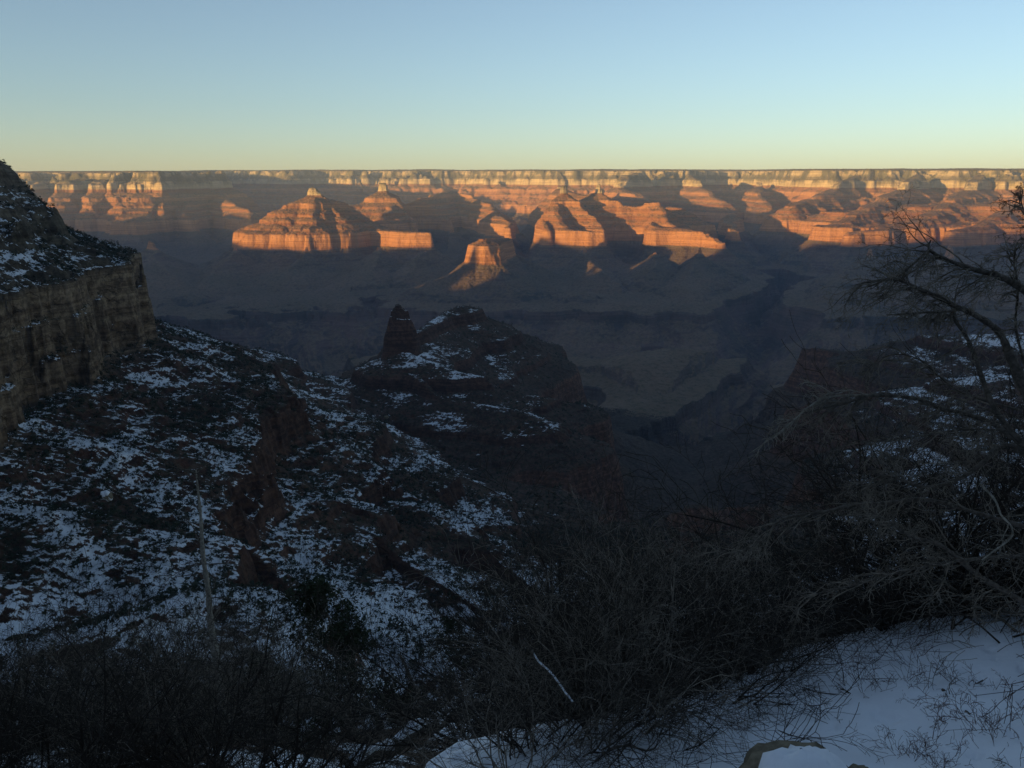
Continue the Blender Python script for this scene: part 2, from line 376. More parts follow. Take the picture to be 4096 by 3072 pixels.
def warp(X, Y):
    far = sstep(3200, 6500, Y); fade = sstep(300, 1500, Y)
    n1 = fbm(X / 620, Y / 620, 3, 1); n2 = fbm(X / 620, Y / 620, 3, 9)
    m1 = fbm(X / 110, Y / 110, 3, 21); m2 = fbm(X / 110, Y / 110, 3, 29)
    return X + n1 * (18 + 75 * far) * fade + m1 * (9 + 5 * far) * fade, Y + n2 * (18 + 75 * far) * fade + m2 * (9 + 5 * far) * fade

def wpts(pts):
    a = np.array(pts, float); wx, wy = warp(a[:, 0].copy(), a[:, 1].copy())
    return [(x, y, *r[2:]) for x, y, r in zip(wx, wy, pts)]

def seg_min(X, Y, best, idx, dbest, rough, rb, fid, r, k, pts):
    for (x0, y0, h0), (x1, y1, h1) in zip(pts[:-1], pts[1:]):
        dx, dy = x1 - x0, y1 - y0; L2 = dx * dx + dy * dy + 1e-6
        t = np.clip(((X - x0) * dx + (Y - y0) * dy) / L2, 0, 1)
        d = np.sqrt((X - x0 - t * dx) ** 2 + (Y - y0 - t * dy) ** 2)
        h = h0 + t * (h1 - h0) + np.maximum(0, d - r) * k
        mk = h < best
        best[mk] = h[mk]; idx[mk] = fid; dbest[mk] = d[mk]; rb[mk] = rough
    return

def field(X, Y):
    X = X.astype(np.float32); Y = Y.astype(np.float32)
    far = sstep(3200, 6500, Y)
    # warp the plan so that cliffs get bays and noses
    wa = 9 + 70 * far; 
    Xw, Yw = warp(X, Y)
    best = np.full(X.shape, 9e5, np.float32); idx = np.full(X.shape, -1, np.int16); db = np.full(X.shape, 1e4, np.float32); rb = np.ones(X.shape, np.float32)
    for nm, r, k, pts, rough in RIDGES:
        pts = wpts(pts)
        seg_min(Xw, Yw, best, idx, db, rough, rb, NAMES.index(nm), r, k, pts)
    # far rim
    u = X / Y
    yr = np.interp(u, YR_U, YR_Y).astype(np.float32)
    hr = (yr - Y) * .62 + 480 * ridged(X / 2100, Y / 2100, 2, 41) + 190 * ridged(X / 620, Y / 620, 2, 44) + 70 * ridged(X / 230, Y / 230, 2, 47) + 40
    hr = hr.astype(np.float32)
    mk = hr < best; best[mk] = hr[mk]; idx[mk] = len(NAMES); db[mk] = 1e4; rb[mk] = .8
    # gullies and fluting
    g = ridged(Xw / (230 + 250 * far), Yw / (230 + 250 * far), 4, 50)
    fl = ridged(Xw / (34 + 40 * far), Yw / (34 + 40 * far), 3, 60)
    dn = np.clip((db - 15) / (60 + 160 * far), 0.12, 1)
    nr = sstep(500, 900, Y)
    h = best - dn * rb * ((16 + 44 * nr + 35 * far) * (g - .40) + (10 + 4 * far) * (fl - .4) + 1.8 * (1 - far) * ridged(Xw / 14, Yw / 14, 2, 65))
    for zc, kc, pts in CUTS:
        pts = wpts(pts); bx = np.full(X.shape, 9e5, np.float32)
        for (x0, y0), (x1, y1) in zip(pts[:-1], pts[1:]):
            dx, dy = x1 - x0, y1 - y0
            t = np.clip(((Xw - x0) * dx + (Yw - y0) * dy) / (dx * dx + dy * dy), 0, 1)
            bx = np.minimum(bx, np.sqrt((Xw - x0 - t * dx) ** 2 + (Yw - y0 - t * dy) ** 2))
        h = np.maximum(h, float(h_of_z(zc)) - bx * kc - 60 * g)
    # broad, gently rolling floor levels
    fl_z = np.interp(Y, FLY, FLZ).astype(np.float32)
    m1_ = fbm(X / 90, Y / 90, 3, 91); m2_ = fbm(X / 60, Y / 60, 3, 95)
    und = fbm(X / 900, Y / 900, 5, 70)
    flr = h_of_z(fl_z).astype(np.float32) - (60 + 330 * sstep(2600, 4200, Y)) * und - (25 + 40 * far) * g
    hh = np.minimum(h, flr)
    kk = 60.0; e = np.clip(.5 + .5 * (flr - h) / kk, 0, 1)
    hh = h * e + flr * (1 - e) - kk * e * (1 - e)
    # drainage lines etched into the low benches
    dm = sstep(2500, 3000, Y) * sstep(9800, 8600, Y) * sstep(H_TEDGE - 420, H_TEDGE - 150, hh)
    da = pn(Xw / 1500 + .3, Yw / 1900, 131); db2 = pn(Xw / 620, Yw / 800 + .4, 137)
    hh = hh + dm * (520 * np.exp(-(da / .11) ** 2) + 260 * np.exp(-(db2 / .10) ** 2))
    HB0, HB1 = float(h_of_z(-300)), float(h_of_z(-425))
    # rivers
    for wd, zmax, kn, kf, pts in RIVERS:
        pts = wpts(pts)
        bx = np.full(X.shape, 9e5, np.float32); sd = np.zeros(X.shape, np.float32)
        for (x0, y0), (x1, y1) in zip(pts[:-1], pts[1:]):
            dx, dy = x1 - x0, y1 - y0
            t = np.clip(((Xw - x0) * dx + (Yw - y0) * dy) / (dx * dx + dy * dy), 0, 1)
            dd = np.sqrt((Xw - x0 - t * dx) ** 2 + (Yw - y0 - t * dy) ** 2); mk = dd < bx
            sd[mk] = ((Yw - y0 - t * dy) / (dd + 1))[mk]; bx = np.minimum(bx, dd)
        hz = float(h_of_z(zmax))
        kk = kn + (kf - kn) * sstep(-.35, .35, sd)
        hv = hz - np.maximum(0, bx - wd) * kk - (90 + 120 * (kf < .5)) * np.maximum(g - .2, -.5) - 30 * und
        hv = np.where(hv < H_TEDGE, H_TEDGE + (hv - H_TEDGE) * 4, hv)
        own = np.where((idx >= 0) & (Y > 6000), sstep(HB0, HB1, h), 1.0)
        hv = np.where(hv > hh, hh + (hv - hh) * own, hv)
        inc = (hv > hh)
        hh = np.where(inc, hv, hh)
    z = z_of_h(hh) + RW(Y)
    z = z + fbm(X / 26, Y / 26, 4, 80) * (1.6 + 5 * far) + fbm(X / 9, Y / 9, 4, 90) * (1.3 * (1 - far)) + ridged(X / 48, Y / 48, 3, 99) * 2.2 * (1 - far) + sstep(640, 675, z_of_h(hh)) * far * (22 * fbm(X / 1300, Y / 1300, 4, 88) + 5 * fbm(X / 60, Y / 200, 2, 89))
    z = z + far * (16 * fbm(X / 420, Y / 420, 4, 61) + 7 * ridged(X / 170, Y / 170, 3, 63)) * sstep(-260, -400, z - RW(Y))
    zl = z - RW(Y); mt = (1 - far) * np.clip(.5 + 2.0 * m1_, 0, 1.3)
    z = z + mt * np.sin((zl + 9 * und + 5 * m2_) * 2 * np.pi / 13.5) * sstep(-170, -120, zl)
    z = z - 48 * sstep(-.33, -.41, u) * sstep(11000, 13000, Y)
    z = z - sstep(5000, 19000, Y) * 18
    return z.astype(np.float32), idx, hh

def snow_attr(X, Y, z, hh):
    zt = z - RW(Y)
    s = sstep(-60, 60, zt) * sstep(3300, 2500, Y)
    s = s + .07 * sstep(1850, 2000, Y) * sstep(60, 120, zt)
    s = s + .10 * sstep(.26, .36, X / Y) * sstep(-20, 40, zt) * sstep(3200, 2900, Y)
    s = s + .08 * sstep(480, 500, zt) * sstep(1700, 1500, Y)
    s = s * (.80 + .20 * sstep(2900, 1900, Y)) + .13 * sstep(1000, 650, Y) * (.5 + fbm(X / 70, Y / 70, 3, 97)) - .05 * sstep(900, 1300, Y)
    for x0, y0, r0, a0 in ((-230, 520, 38, .42), (-60, 600, 95, .22), (-105, 700, 60, .16), (-205, 800, 40, .14), (-280, 430, 40, .15)):
        s = s + a0 * np.exp(-((X - x0) ** 2 + (Y - y0) ** 2) / r0 ** 2)
    return s

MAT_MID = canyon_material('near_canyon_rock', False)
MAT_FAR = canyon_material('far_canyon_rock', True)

def build_terrain(y0, y1, rows, cols, um, mat, label_of, smooth):
    ys = np.exp(np.linspace(math.log(y0), math.log(y1), rows)); us = np.linspace(-um, um, cols)
    Yg, Ug = np.meshgrid(ys, us, indexing='ij'); Xg = Ug * Yg
    z, idx, hh = field(Xg, Yg)
    sn = snow_attr(Xg, Yg, z, hh)
    co = np.stack([Xg, Yg, z], -1).reshape(-1, 3)
    q = grid_faces(rows, cols).reshape(-1, 4)
    lab = label_of(Xg, Yg, z, idx).ravel()[q[:, 0]]
    out = {}
    for k in np.unique(lab):
        qq = q[lab == k]; used, inv = np.unique(qq, return_inverse=True)
        nm, lb = LABELS[k]
        o = mesh_from(nm, co[used], quads=inv.reshape(-1, 4), mat=mat, smooth=smooth, attrs={'snow': sn.ravel()[used]})
        tag(o, lb, None, None, 'structure'); out[nm] = o
    return Xg, Yg, z, sn

LABELS = {0: ('canyon_floor', 'shaded blue canyon floor of low benches and dark inner gorge'),
          1: ('far_canyon_rim', 'long flat far canyon rim with pale sunlit cliffs under the sky'),
          2: ('temple_butte', 'large sunlit orange butte with a small knob summit and long right arm'),
          3: ('block_butte', 'sunlit butte with a square pale block on top behind the large left butte'),
          4: ('pyramid_butte', 'small flat-topped golden butte standing alone low in the middle'),
          5: ('square_temple_butte', 'sunlit orange butte with square pale cap right of the middle'),
          6: ('spire_temple_butte', 'sunlit butte with small pointed spire and long arm to the right'),
          7: ('snowy_slope', 'dark snow-dusted slopes and red ledges below the left cliff'),
          8: ('left_cliff_hill', 'tan banded cliff with snow ledges at the left edge'),
          9: ('pinnacle_ridge', 'dark snow-dusted ridge with a rock pinnacle in the middle distance'),
          10: ('right_ridge_hill', 'snow-dusted ridge with red cliff end at the right')}
NI = {n: i for i, n in enumerate(NAMES)}
def lab_far(X, Y, z, idx):
    zt = z - RW(Y); L = np.zeros(X.shape, np.int16)
    hi = zt > -330
    for nm, k in (('temple', 2), ('block_butte', 3), ('pyramid', 4), ('square_temple', 5), ('spire_temple', 6), ('rim_left', 1), ('rim_right', 1)):
        L[(idx == NI[nm]) & hi] = k
    L[(idx == len(NAMES)) & hi] = 1
    return L
def lab_mid(X, Y, z, idx):
    zt = z - RW(Y); L = np.where((zt > -200) & (Y < 2600), 7, 0).astype(np.int16)
    hi = zt > -200
    L[(idx == NI['pinnacle_butte']) & hi] = 9
    L[(idx == NI['right_ridge']) & hi] = 10
    L[(idx == NI['left_wall']) & (Y < 1560) & (zt > 330)] = 8
    return L

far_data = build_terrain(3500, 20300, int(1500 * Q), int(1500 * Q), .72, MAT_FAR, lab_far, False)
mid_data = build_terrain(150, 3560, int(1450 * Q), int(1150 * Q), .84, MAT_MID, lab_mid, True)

# ------------------------------------------------------------------ added ridge out of frame, its crest shaped to cast the canyon's shadow line
AX, AY = -SDX, -SDY                       # direction the light travels
QX, QY = AY, -AX                          # across it
TANE = math.tan(SUN_EL)
T_C = -3000.0
SH = [(40, 214, 11770), (62, 215, 11770), (88, 212, 11505), (110, 212, 11770), (131, 226, 11062), (155, 217, 11505), (188, 210, 11505), (248, 218, 11239),
      (250, 244, 8900), (290, 249, 8750), (312, 252, 8550), (345, 249, 9000), (400, 247, 8800), (428, 248, 8700),
      (436, 286, 7300), (452, 286, 7250), (470, 287, 7100), (490, 288, 7000), (508, 287, 7050), (516, 280, 7100),
      (545, 236, 9200), (560, 243, 9100), (582, 248, 9000), (604, 246, 9000), (680, 236, 9150), (700, 246, 9000), (712, 258, 8800), (726, 247, 8800),
      (800, 242, 9500), (840, 243, 9300), (870, 243, 9000), (905, 235, 9000), (935, 237, 9000), (960, 228, 9000), (1024, 228, 8900), (1080, 228, 8700)]
qh = []
for px, py, Y in SH:
    p = at(px, py, Y); q = p[0] * QX + p[1] * QY; t = p[0] * AX + p[1] * AY
    qh.append((q, p[2] + (t - T_C) * TANE))
qh.sort()
print('caster', [(round(a), round(b)) for a, b in qh])
qa = np.array([a for a, b in qh]); ha = np.array([b for a, b in qh])
qs = np.arange(-19000, 3600, 60.0)
hs = np.interp(qs, qa, ha)
near = qs > qa.max() + 150
hs[near] = np.maximum(hs[near], 260)
hs = hs + fbm(qs / 300, qs * 0 + 3.3, 3, 5) * 10
prof = [(-1500, -900), (-700, -300), (-250, -60), (-120, -8), (0, 0), (120, -8), (260, -90), (500, -250), (900, -500), (1500, -900)]
co = []
for o_, dz in prof:
    zz = np.maximum(hs + dz, -1000) if abs(o_) < 1400 else np.full(len(qs), -1400.0)
    co.append(np.stack([QX * qs + AX * (T_C + o_), QY * qs + AY * (T_C + o_), zz], -1))
co = np.stack(co, 0)
o = mesh_from('shadow_ridge', co.reshape(-1, 3), quads=grid_faces(len(prof), len(qs)).reshape(-1, 4), mat=MAT_FAR, smooth=True, attrs={'snow': np.zeros(co.shape[0] * co.shape[1])})
tag(o, 'unseen ridge added on the sunward side to shade the canyon', kind='structure')

# ------------------------------------------------------------------ trees and scrub on the slopes
def simple_mat(name, c1, c2, sc_, bump=0.0, bs=None, rough=.95):
    m = NB(name); P = m.obj(); n = m.noise(P, sc_, 5, .65)
    m.l(m.mix(m.ss(n, .35, .65), c1, c2), m.b.inputs['Base Color'])
    if bump: m.bump(m.noise(P, bs or sc_ * 2, 5, .7), bump, .9)
    m.b.inputs['Roughness'].default_value = rough
    return m.m
M_NEEDLE = simple_mat('juniper_foliage', (.018, .028, .016), (.034, .046, .024), 3.0)
M_FARTREE = simple_mat('pinyon_foliage', (.012, .020, .013), (.026, .034, .020), .05)
M_BARK = simple_mat('grey_bark', (.055, .047, .040), (.13, .112, .094), 30, .004, 60)
M_TWIG = simple_mat('twig_bark', (.09, .08, .066), (.25, .215, .175), 14)
M_PALE = simple_mat('pale_dead_wood', (.16, .145, .12), (.30, .275, .23), 25, .004, 60)
M_BOULD = simple_mat('boulder_stone', (.10, .085, .06), (.22, .185, .13), 9, .02, 14)
M_SNOW = simple_mat('settled_snow', (.72, .75, .80), (.78, .80, .85), 3, .01, 20)

rng = np.random.RandomState(11)
Xg, Yg, Zg, Sg = mid_data
R_, C_ = Xg.shape
tanv = Zg / Yg; vis = tanv >= (np.maximum.accumulate(tanv, axis=0) - .012)
ys = Yg[:, 0]; lo, hi_, um = math.log(ys[0]), math.log(ys[-1]), .84
def sample_mid(X, Y):
    r = (np.log(Y) - lo) / (hi_ - lo) * (R_ - 1); c = (X / Y + um) / (2 * um) * (C_ - 1)
    ri = np.clip(np.round(r).astype(int), 1, R_ - 2); ci = np.clip(np.round(c).astype(int), 1, C_ - 2)
    dzx = (Zg[ri, ci + 1] - Zg[ri, ci - 1]) / (Xg[ri, ci + 1] - Xg[ri, ci - 1])
    dzy = (Zg[ri + 1, ci] - Zg[ri - 1, ci]) / (Yg[ri + 1, ci] - Yg[ri - 1, ci])
    return Zg[ri, ci], np.hypot(dzx, dzy), vis[ri, ci], dzy
N = 95000
uu = rng.uniform(-.70, .74, N); yy = np.sqrt(rng.uniform(330.0 ** 2, 3000.0 ** 2, N))
keepw = np.where(yy < 1400, 1.0, np.where(yy < 2200, .75, .35)); 
# even density per area needs many draws close in: add a second nearer batch
u2 = rng.uniform(-.72, .75, 42000); y2 = np.sqrt(rng.uniform(330.0 ** 2, 1350.0 ** 2, 42000))
keepw = np.concatenate([keepw, np.ones(42000)]); uu = np.concatenate([uu, u2]); yy = np.concatenate([yy, y2]); xx = uu * yy
zz, sl, vv, dzy = sample_mid(xx, yy)
dens = fbm(xx / 130, yy / 130, 4, 33)
zt = zz - RW(yy)
ppx, ppy = project(xx, yy, zz)
ok = (sl < 1.15) & vv & (ppy < 745) & (ppx > -30) & (ppx < 1054) & (rng.rand(len(xx)) < keepw * np.clip(.75 + 1.1 * dens, .10, 1)) & (zt > -140)
xx, yy, zz = xx[ok], yy[ok], zz[ok]
order = np.argsort(yy * (1 + 0 * yy)); xx, yy, zz = xx[order], yy[order], zz[order]
print('slope trees', len(xx))

def clump_tree(rs, nt, hh, rr):
    """crown of many small faces round a short trunk, base at the origin"""
    a = rs.rand(nt) * 2 * np.pi; h = rs.rand(nt) ** .8; prof_ = np.sin(np.clip(h * .9 + .12, 0, 1) * np.pi) ** .6
    rad_ = rr * prof_ * (.45 + .55 * rs.rand(nt))
    c = np.stack([np.cos(a) * rad_, np.sin(a) * rad_, hh * (.10 + .88 * h)], -1)
    s = .34 * rr * (.6 + .8 * rs.rand(nt))
    v = c[:, None, :] + rs.normal(0, 1, (nt, 3, 3)) * s[:, None, None] * np.array([1, 1, .75])
    return v
NEARN = 290
protos = []
for k in range(6):
    rs = np.random.RandomState(50 + k)
    hh = [3.6, 4.4, 3.0, 5.2, 2.6, 4.0][k]; rr = hh * [.36, .30, .46, .27, .5, .38][k]
    v = clump_tree(rs, 110, hh, rr).reshape(-1, 3)
    tr = np.array([(.14, 0, -.4), (-.07, .12, -.4), (-.07, -.12, -.4), (.05, 0, hh * .6), (-.03, .04, hh * .6), (-.03, -.04, hh * .6)])
    co = np.concatenate([v, tr]); n = len(v)
    t = np.concatenate([np.arange(n).reshape(-1, 3), n + np.array([(0, 1, 4), (0, 4, 3), (1, 2, 5), (1, 5, 4), (2, 0, 3), (2, 3, 5)])])
    protos.append((co, t))
pm = None
base_objs = []
for k, (co, t) in enumerate(protos):
    o = mesh_from('slope_juniper', co, tris=t, mat=M_FARTREE); base_objs.append(o)
for i in range(min(NEARN, len(xx))):
    k = rng.randint(6)
    o = base_objs[i] if i < 6 else base_objs[k].copy()
    if i >= 6: C.objects.link(o)
    o.location = (xx[i], yy[i], zz[i] - .15); o.rotation_euler = (0, 0, rng.rand() * 6.28)
    s = rng.uniform(.9, 1.9); o.scale = (s, s, s * rng.uniform(.85, 1.15))
    tag(o, 'small dark evergreen, one of many dotting the snow-patched canyon slope', 'tree', 'small evergreens dotted over the snowy slope')
rest = np.arange(NEARN, len(xx)); nr = len(rest)
nt = 15
vs = []
for k in range(8):
    rs = np.random.RandomState(80 + k); hh = rs.uniform(2.4, 4.6); vs.append(clump_tree(rs, nt, hh, hh * rs.uniform(.34, .52)) )
vs = np.stack(vs)                                   # 8, nt, 3, 3
kk_ = rng.randint(0, 8, nr); sc2 = rng.uniform(.7, 1.85, nr) * np.where(yy[rest] > 1500, 1.2, 1.05)
ang = rng.rand(nr) * 6.28; ca, sa_ = np.cos(ang), np.sin(ang)
v = vs[kk_] * sc2[:, None, None, None]
x = v[..., 0] * ca[:, None, None] - v[..., 1] * sa_[:, None, None] + xx[rest][:, None, None]
y = v[..., 0] * sa_[:, None, None] + v[..., 1] * ca[:, None, None] + yy[rest][:, None, None]
z = v[..., 2] + zz[rest][:, None, None] - .2
co = np.stack([x, y, z], -1).reshape(-1, 3)
o = mesh_from('scrub', co, tris=np.arange(len(co)).reshape(-1, 3), mat=M_FARTREE)
tag(o, 'dark evergreen scrub scattered over the farther snowy slopes', kind='stuff')

# ------------------------------------------------------------------ the bank in front of the camera
LZ, LS = -2.2, .30
def plane_pt(px, py):
    d = ray(px, py); t = LZ / (d[2] + LS * d[1]); return d * t
EDGE = [plane_pt(*p) for p in [(415, 775), (425, 752), (456, 733), (483, 727), (560, 716), (640, 697), (700, 683), (760, 660), (790, 645), (860, 634), (930, 628), (1024, 618), (1150, 606), (1400, 600)]]
ex = np.array([p[0] for p in EDGE]); ey = np.array([p[1] for p in EDGE])
so = np.argsort(ex); ex, ey = ex[so], ey[so]
ex = np.concatenate([[-60, ex[0] - 1.2, ex[0] - .25], ex, [40]]); ey = np.concatenate([[2.6, 3.0, 3.4], ey, [ey[-1] + 2]])
def near_z(X, Y):
    ye = np.interp(X, ex, ey) + fbm(X * 1.7, X * 0 + 2.2, 3, 5) * .10
    D = Y - ye
    led = LZ - LS * Y + fbm(X / 1.6, Y / 1.6, 3, 12) * .075 + fbm(X / .35, Y / .35, 3, 14) * .013 - .03 * sstep(.35, .6, pn(X / .22, Y / .22, 19)) + .10 * np.maximum(0, X - 2.4)
    for px, py, r_, dp in [(755, 710, .05, .035), (770, 709, .045, .03), (735, 700, .06, .02), (640, 745, .08, .02), (800, 735, .1, .02)]:
        p = plane_pt(px, py); led = led - dp * np.exp(-((X - p[0]) ** 2 + (Y - p[1]) ** 2) / r_ ** 2)
    ze = LZ - LS * ye
    drop = .9 * sstep(0, 1.0, D)
    prof_ = np.where(D < 11, .56 * D, .56 * 11 + (D - 11) * .86) + np.maximum(0, D - 60) * .5
    hill = ze - drop - prof_ + fbm(X / 5, Y / 5, 4, 15) * .55 * sstep(0, 4, D) + fbm(X / .9, Y / .9, 3, 16) * .10 * sstep(0, 1, D)
    lip = -.10 * sstep(-.35, 0, D)
    return np.where(D < 0, led + lip, hill - .10 * (1 - sstep(0, .3, D))), D
ysn = np.exp(np.linspace(math.log(1.4), math.log(170), 560)); usn = np.linspace(-1.25, 1.25, 620)
Yn, Un = np.meshgrid(ysn, usn, indexing='ij'); Xn = Un * Yn
Zn, Dn = near_z(Xn, Yn)
snn = np.where(Dn < .15, 1.0,   .56 + .25 * fbm(Xn / 4, Yn / 4, 3, 18) - .12 * sstep(0, 3, -Xn - 1))
nm_ = NB('bank_ground'); P = nm_.pos()
sa2 = nm_.n('ShaderNodeAttribute'); sa2.attribute_name = 'snow'
nn1 = nm_.noise(P, 1.1, 5, .6); nn2 = nm_.noise(P, 9, 4, .6)
g_ = nm_.mix(nm_.ss(nn2, .4, .6), (.045, .030, .020), (.10, .065, .042))
vv_ = nm_.math('ADD', nm_.math('MULTIPLY', nn1, .9), sa2.outputs['Fac']); vv_ = nm_.math('MULTIPLY_ADD', nn2, .25, vv_)
snf = nm_.ss(vv_, 1.06, 1.12)
speck = nm_.ss(nm_.noise(P, 60, 2, .5), .72, .76)
scol = nm_.mix(nm_.math('MULTIPLY', speck, .35), (.82, .84, .88), (.30, .25, .22))
nm_.l(nm_.mix(snf, g_, scol), nm_.b.inputs['Base Color'])
nm_.bump(nm_.math('ADD', nm_.math('MULTIPLY', nn2, .6), nm_.math('MULTIPLY', nm_.noise(P, 2.6, 4, .5), .8)), .035, .7)
M_BANK = nm_.m
q = grid_faces(*Xn.shape).reshape(-1, 4); led_ = (Dn.ravel()[q[:, 0]] < .12)
con = np.stack([Xn, Yn, Zn], -1).reshape(-1, 3)
for msk, nme, lb in ((led_, 'snowy_ground', 'smooth blue-white snow bank at the bottom right'), (~led_, 'hillside', 'steep hillside with patchy snow under the bare shrubs')):
    used, inv = np.unique(q[msk], return_inverse=True)
    o = mesh_from(nme, con[used], quads=inv.reshape(-1, 4), mat=M_BANK, smooth=True, attrs={'snow': snn.ravel()[used]})
    tag(o, lb, kind='structure')
# slope that climbs to the rim behind the camera
yb = np.concatenate([np.linspace(1.5, -2, 8), -np.exp(np.linspace(math.log(2.4), math.log(500), 46))]); xb = np.sinh(np.linspace(-4.6, 4.6, 150)) * 18
Yb, Xb = np.meshgrid(yb, xb, indexing='ij')
Zb = LZ - LS * np.maximum(Yb, -1) - .02 + np.interp(-Yb, [-2, 1.0, 2.0, 5, 30, 45, 70, 110, 600], [0, 0, .8, 2, 13, 24, 38, 50, 70]) + fbm(Xb / 20, Yb / 20, 4, 25) * np.clip(-Yb / 12, 0, 3)
Zb = Zb - sstep(60, 900, np.abs(Xb)) * 30
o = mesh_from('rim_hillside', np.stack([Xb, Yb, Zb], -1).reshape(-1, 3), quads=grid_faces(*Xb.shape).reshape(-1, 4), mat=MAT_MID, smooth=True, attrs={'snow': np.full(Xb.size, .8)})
tag(o, 'rocky slope that climbs behind the camera to the rim', kind='structure')

# ------------------------------------------------------------------ twig builder
def tubes(name, segs, mat, sides=3, parent=None):
    a = np.array(segs, dtype=np.float64)            # p0(3) p1(3) r0 r1
    p0, p1, r0, r1 = a[:, 0:3], a[:, 3:6], a[:, 6], a[:, 7]
    d = p1 - p0; d /= np.linalg.norm(d, axis=1)[:, None] + 1e-9
    h = np.where(np.abs(d[:, 2:3]) > .9, np.array([[1., 0, 0]]), np.array([[0, 0, 1.]]))
    s = np.cross(d, h); s /= np.linalg.norm(s, axis=1)[:, None]; t = np.cross(d, s)
    vs_ = []
    for p, r in ((p0 - d * r0[:, None] * .3, r0), (p1 + d * r1[:, None] * .3, r1)):
        for k in range(sides):
            an = 2 * math.pi * k / sides
            vs_.append(p + (s * math.cos(an) + t * math.sin(an)) * r[:, None])
    co = np.stack(vs_, 1).reshape(-1, 3); n = len(a); b = np.arange(n)[:, None] * (2 * sides)
    qd = np.concatenate([b + np.array([[k, (k + 1) % sides, sides + (k + 1) % sides, sides + k]]) for k in range(sides)])
    return mesh_from(name, co, quads=qd, mat=mat, smooth=(sides > 4), parent=parent)

RR = random.Random(5)
def rv(s): return Vector((RR.gauss(0, s), RR.gauss(0, s), RR.gauss(0, s)))
def grow(segs, p, d, L, r, depth, bend=Vector((0, 0, 0)), wander=.22, n=6, prob=.8, ang=.75, minr=.0011, shrink=.55):
    d = d.normalized(); step = L / n
    for i in range(n):
        d = (d + rv(wander) + bend).normalized()
        p2 = p + d * step; f0 = 1 - i / n * .75; f1 = 1 - (i + 1) / n * .75
        segs.append((*p, *p2, max(minr, r * f0), max(minr, r * f1)))
        if depth > 0 and i > 0:
            for _ in range(2):
                if RR.random() < prob:
                    side = d.cross(rv(1)).normalized()
                    cdn = (d * math.cos(ang) + side * math.sin(ang) * RR.uniform(.7, 1.3)).normalized()
                    grow(segs, p2, cdn, L * shrink * RR.uniform(.6, 1.2) * (1 - .4 * i / n), r * f1 * .55, depth - 1, bend, wander, max(3, n - 1), prob * .8, ang, minr, shrink)
        p = p2
def shrub_segs(h, stems, depth=2, spread=.6, lean=Vector((0, 0, 0)), r=.009, prob=.75):
    segs = []
    for _ in range(stems):
        a = RR.random() * 6.283; s = spread * RR.random() ** .6
        d = Vector((math.cos(a) * s, math.sin(a) * s, 1)) + lean
        p = Vector((math.cos(a) * .12, math.sin(a) * .12, -.1)) * RR.random() * 1.5 * h
        if h < .5: p = Vector((0, 0, 0))
        p.z = -.15
        grow(segs, p, d, h * RR.uniform(.6, 1.1), r * RR.uniform(.6, 1.3), depth, Vector((0, 0, -.015)), .17, 7, prob, .8)
    return segs
def nz(x, y): return float(near_z(np.array([float(x)]), np.array([float(y)]))[0][0])

M_DARK = simple_mat('dark_twig_bark', (.026, .022, .018), (.060, .050, .042), 14)
dense = [tubes('leafless_shrub', shrub_segs(1.0, 17, 2, .95, prob=.78), (M_TWIG, M_DARK, M_DARK, M_TWIG, M_DARK)[q_]) for q_ in range(5)]
thin = [tubes('thin_shrub', shrub_segs(1.0, 7, 2, .7, r=.006, prob=.55), M_TWIG) for _ in range(3)]
used_p = set()
def put(proto, loc, rz, sc_, label, group, cat='shrub', tilt=(0, 0)):
    if proto.name in used_p: o = proto.copy(); C.objects.link(o)
    else: used_p.add(proto.name); o = proto
    o.location = loc; o.rotation_euler = (tilt[0], tilt[1], rz); o.scale = sc_ if isinstance(sc_, tuple) else (sc_,) * 3
    tag(o, label, cat, group); return o

# thicket in the middle, rooted along the lip of the bank
L1 = ('leafless dark shrub in the tangled thicket behind the snow bank', 'leafless shrubs of the middle thicket')
mids = [(515, 772, .8), (545, 752, 1.0), (572, 735, 1.15), (600, 722, 1.25), (628, 710, 1.3), (655, 700, 1.35), (684, 690, 1.35), (712, 680, 1.3), (738, 668, 1.3), (762, 658, 1.2)]
for i, (px, py, h) in enumerate(mids):
    p = plane_pt(px, py)
    put(dense[i % 5], (p[0], p[1], nz(p[0], p[1])), RR.random() * 6.28, h * RR.uniform(.95, 1.1), L1[0], L1[1], tilt=(RR.uniform(-.40, -.18), RR.uniform(-.25, -.05)))
for i in range(17):
    t = RR.random(); x = -0.35 + t * 2.9 + RR.uniform(-.2, .2); yb_ = float(np.interp(x, ex, ey)) + RR.uniform(.3, 2.8)
    put(dense[RR.randrange(5)], (x, yb_, nz(x, yb_)), RR.random() * 6.28, RR.uniform(1.5, 2.0) + .22 * (yb_ - 6), L1[0], L1[1], tilt=(RR.uniform(-.15, .15), RR.uniform(-.2, .1)))
# thicket at the left
L2 = ('leafless shrub in the dark thicket at the bottom left', 'leafless shrubs of the left thicket')
for i in range(27):
    y_ = RR.uniform(7.0, 16.0); u_ = RR.uniform(-.80, -.30); x = u_ * y_
    pxx = 512 + FPX * u_ / .87
    hgt = 1.9 + (0.9 if pxx < 200 else .2) * RR.random()
    if pxx > 250: hgt = 1.1
    put(dense[RR.randrange(5)], (x, y_, nz(x, y_)), RR.random() * 6.28, hgt, L2[0], L2[1], tilt=(RR.uniform(-.2, .2), RR.uniform(-.2, .2)))
L3 = ('thin bare shrub on the snowy ground below the fallen log', 'thin bare shrubs low in the middle')
for i in range(12):
    y_ = RR.uniform(8.0, 15.0); u_ = RR.uniform(-.24, -.06); x = u_ * y_
    put(thin[i % 3], (x, y_, nz(x, y_)), RR.random() * 6.28, RR.uniform(.9, 1.7), L3[0], L3[1])
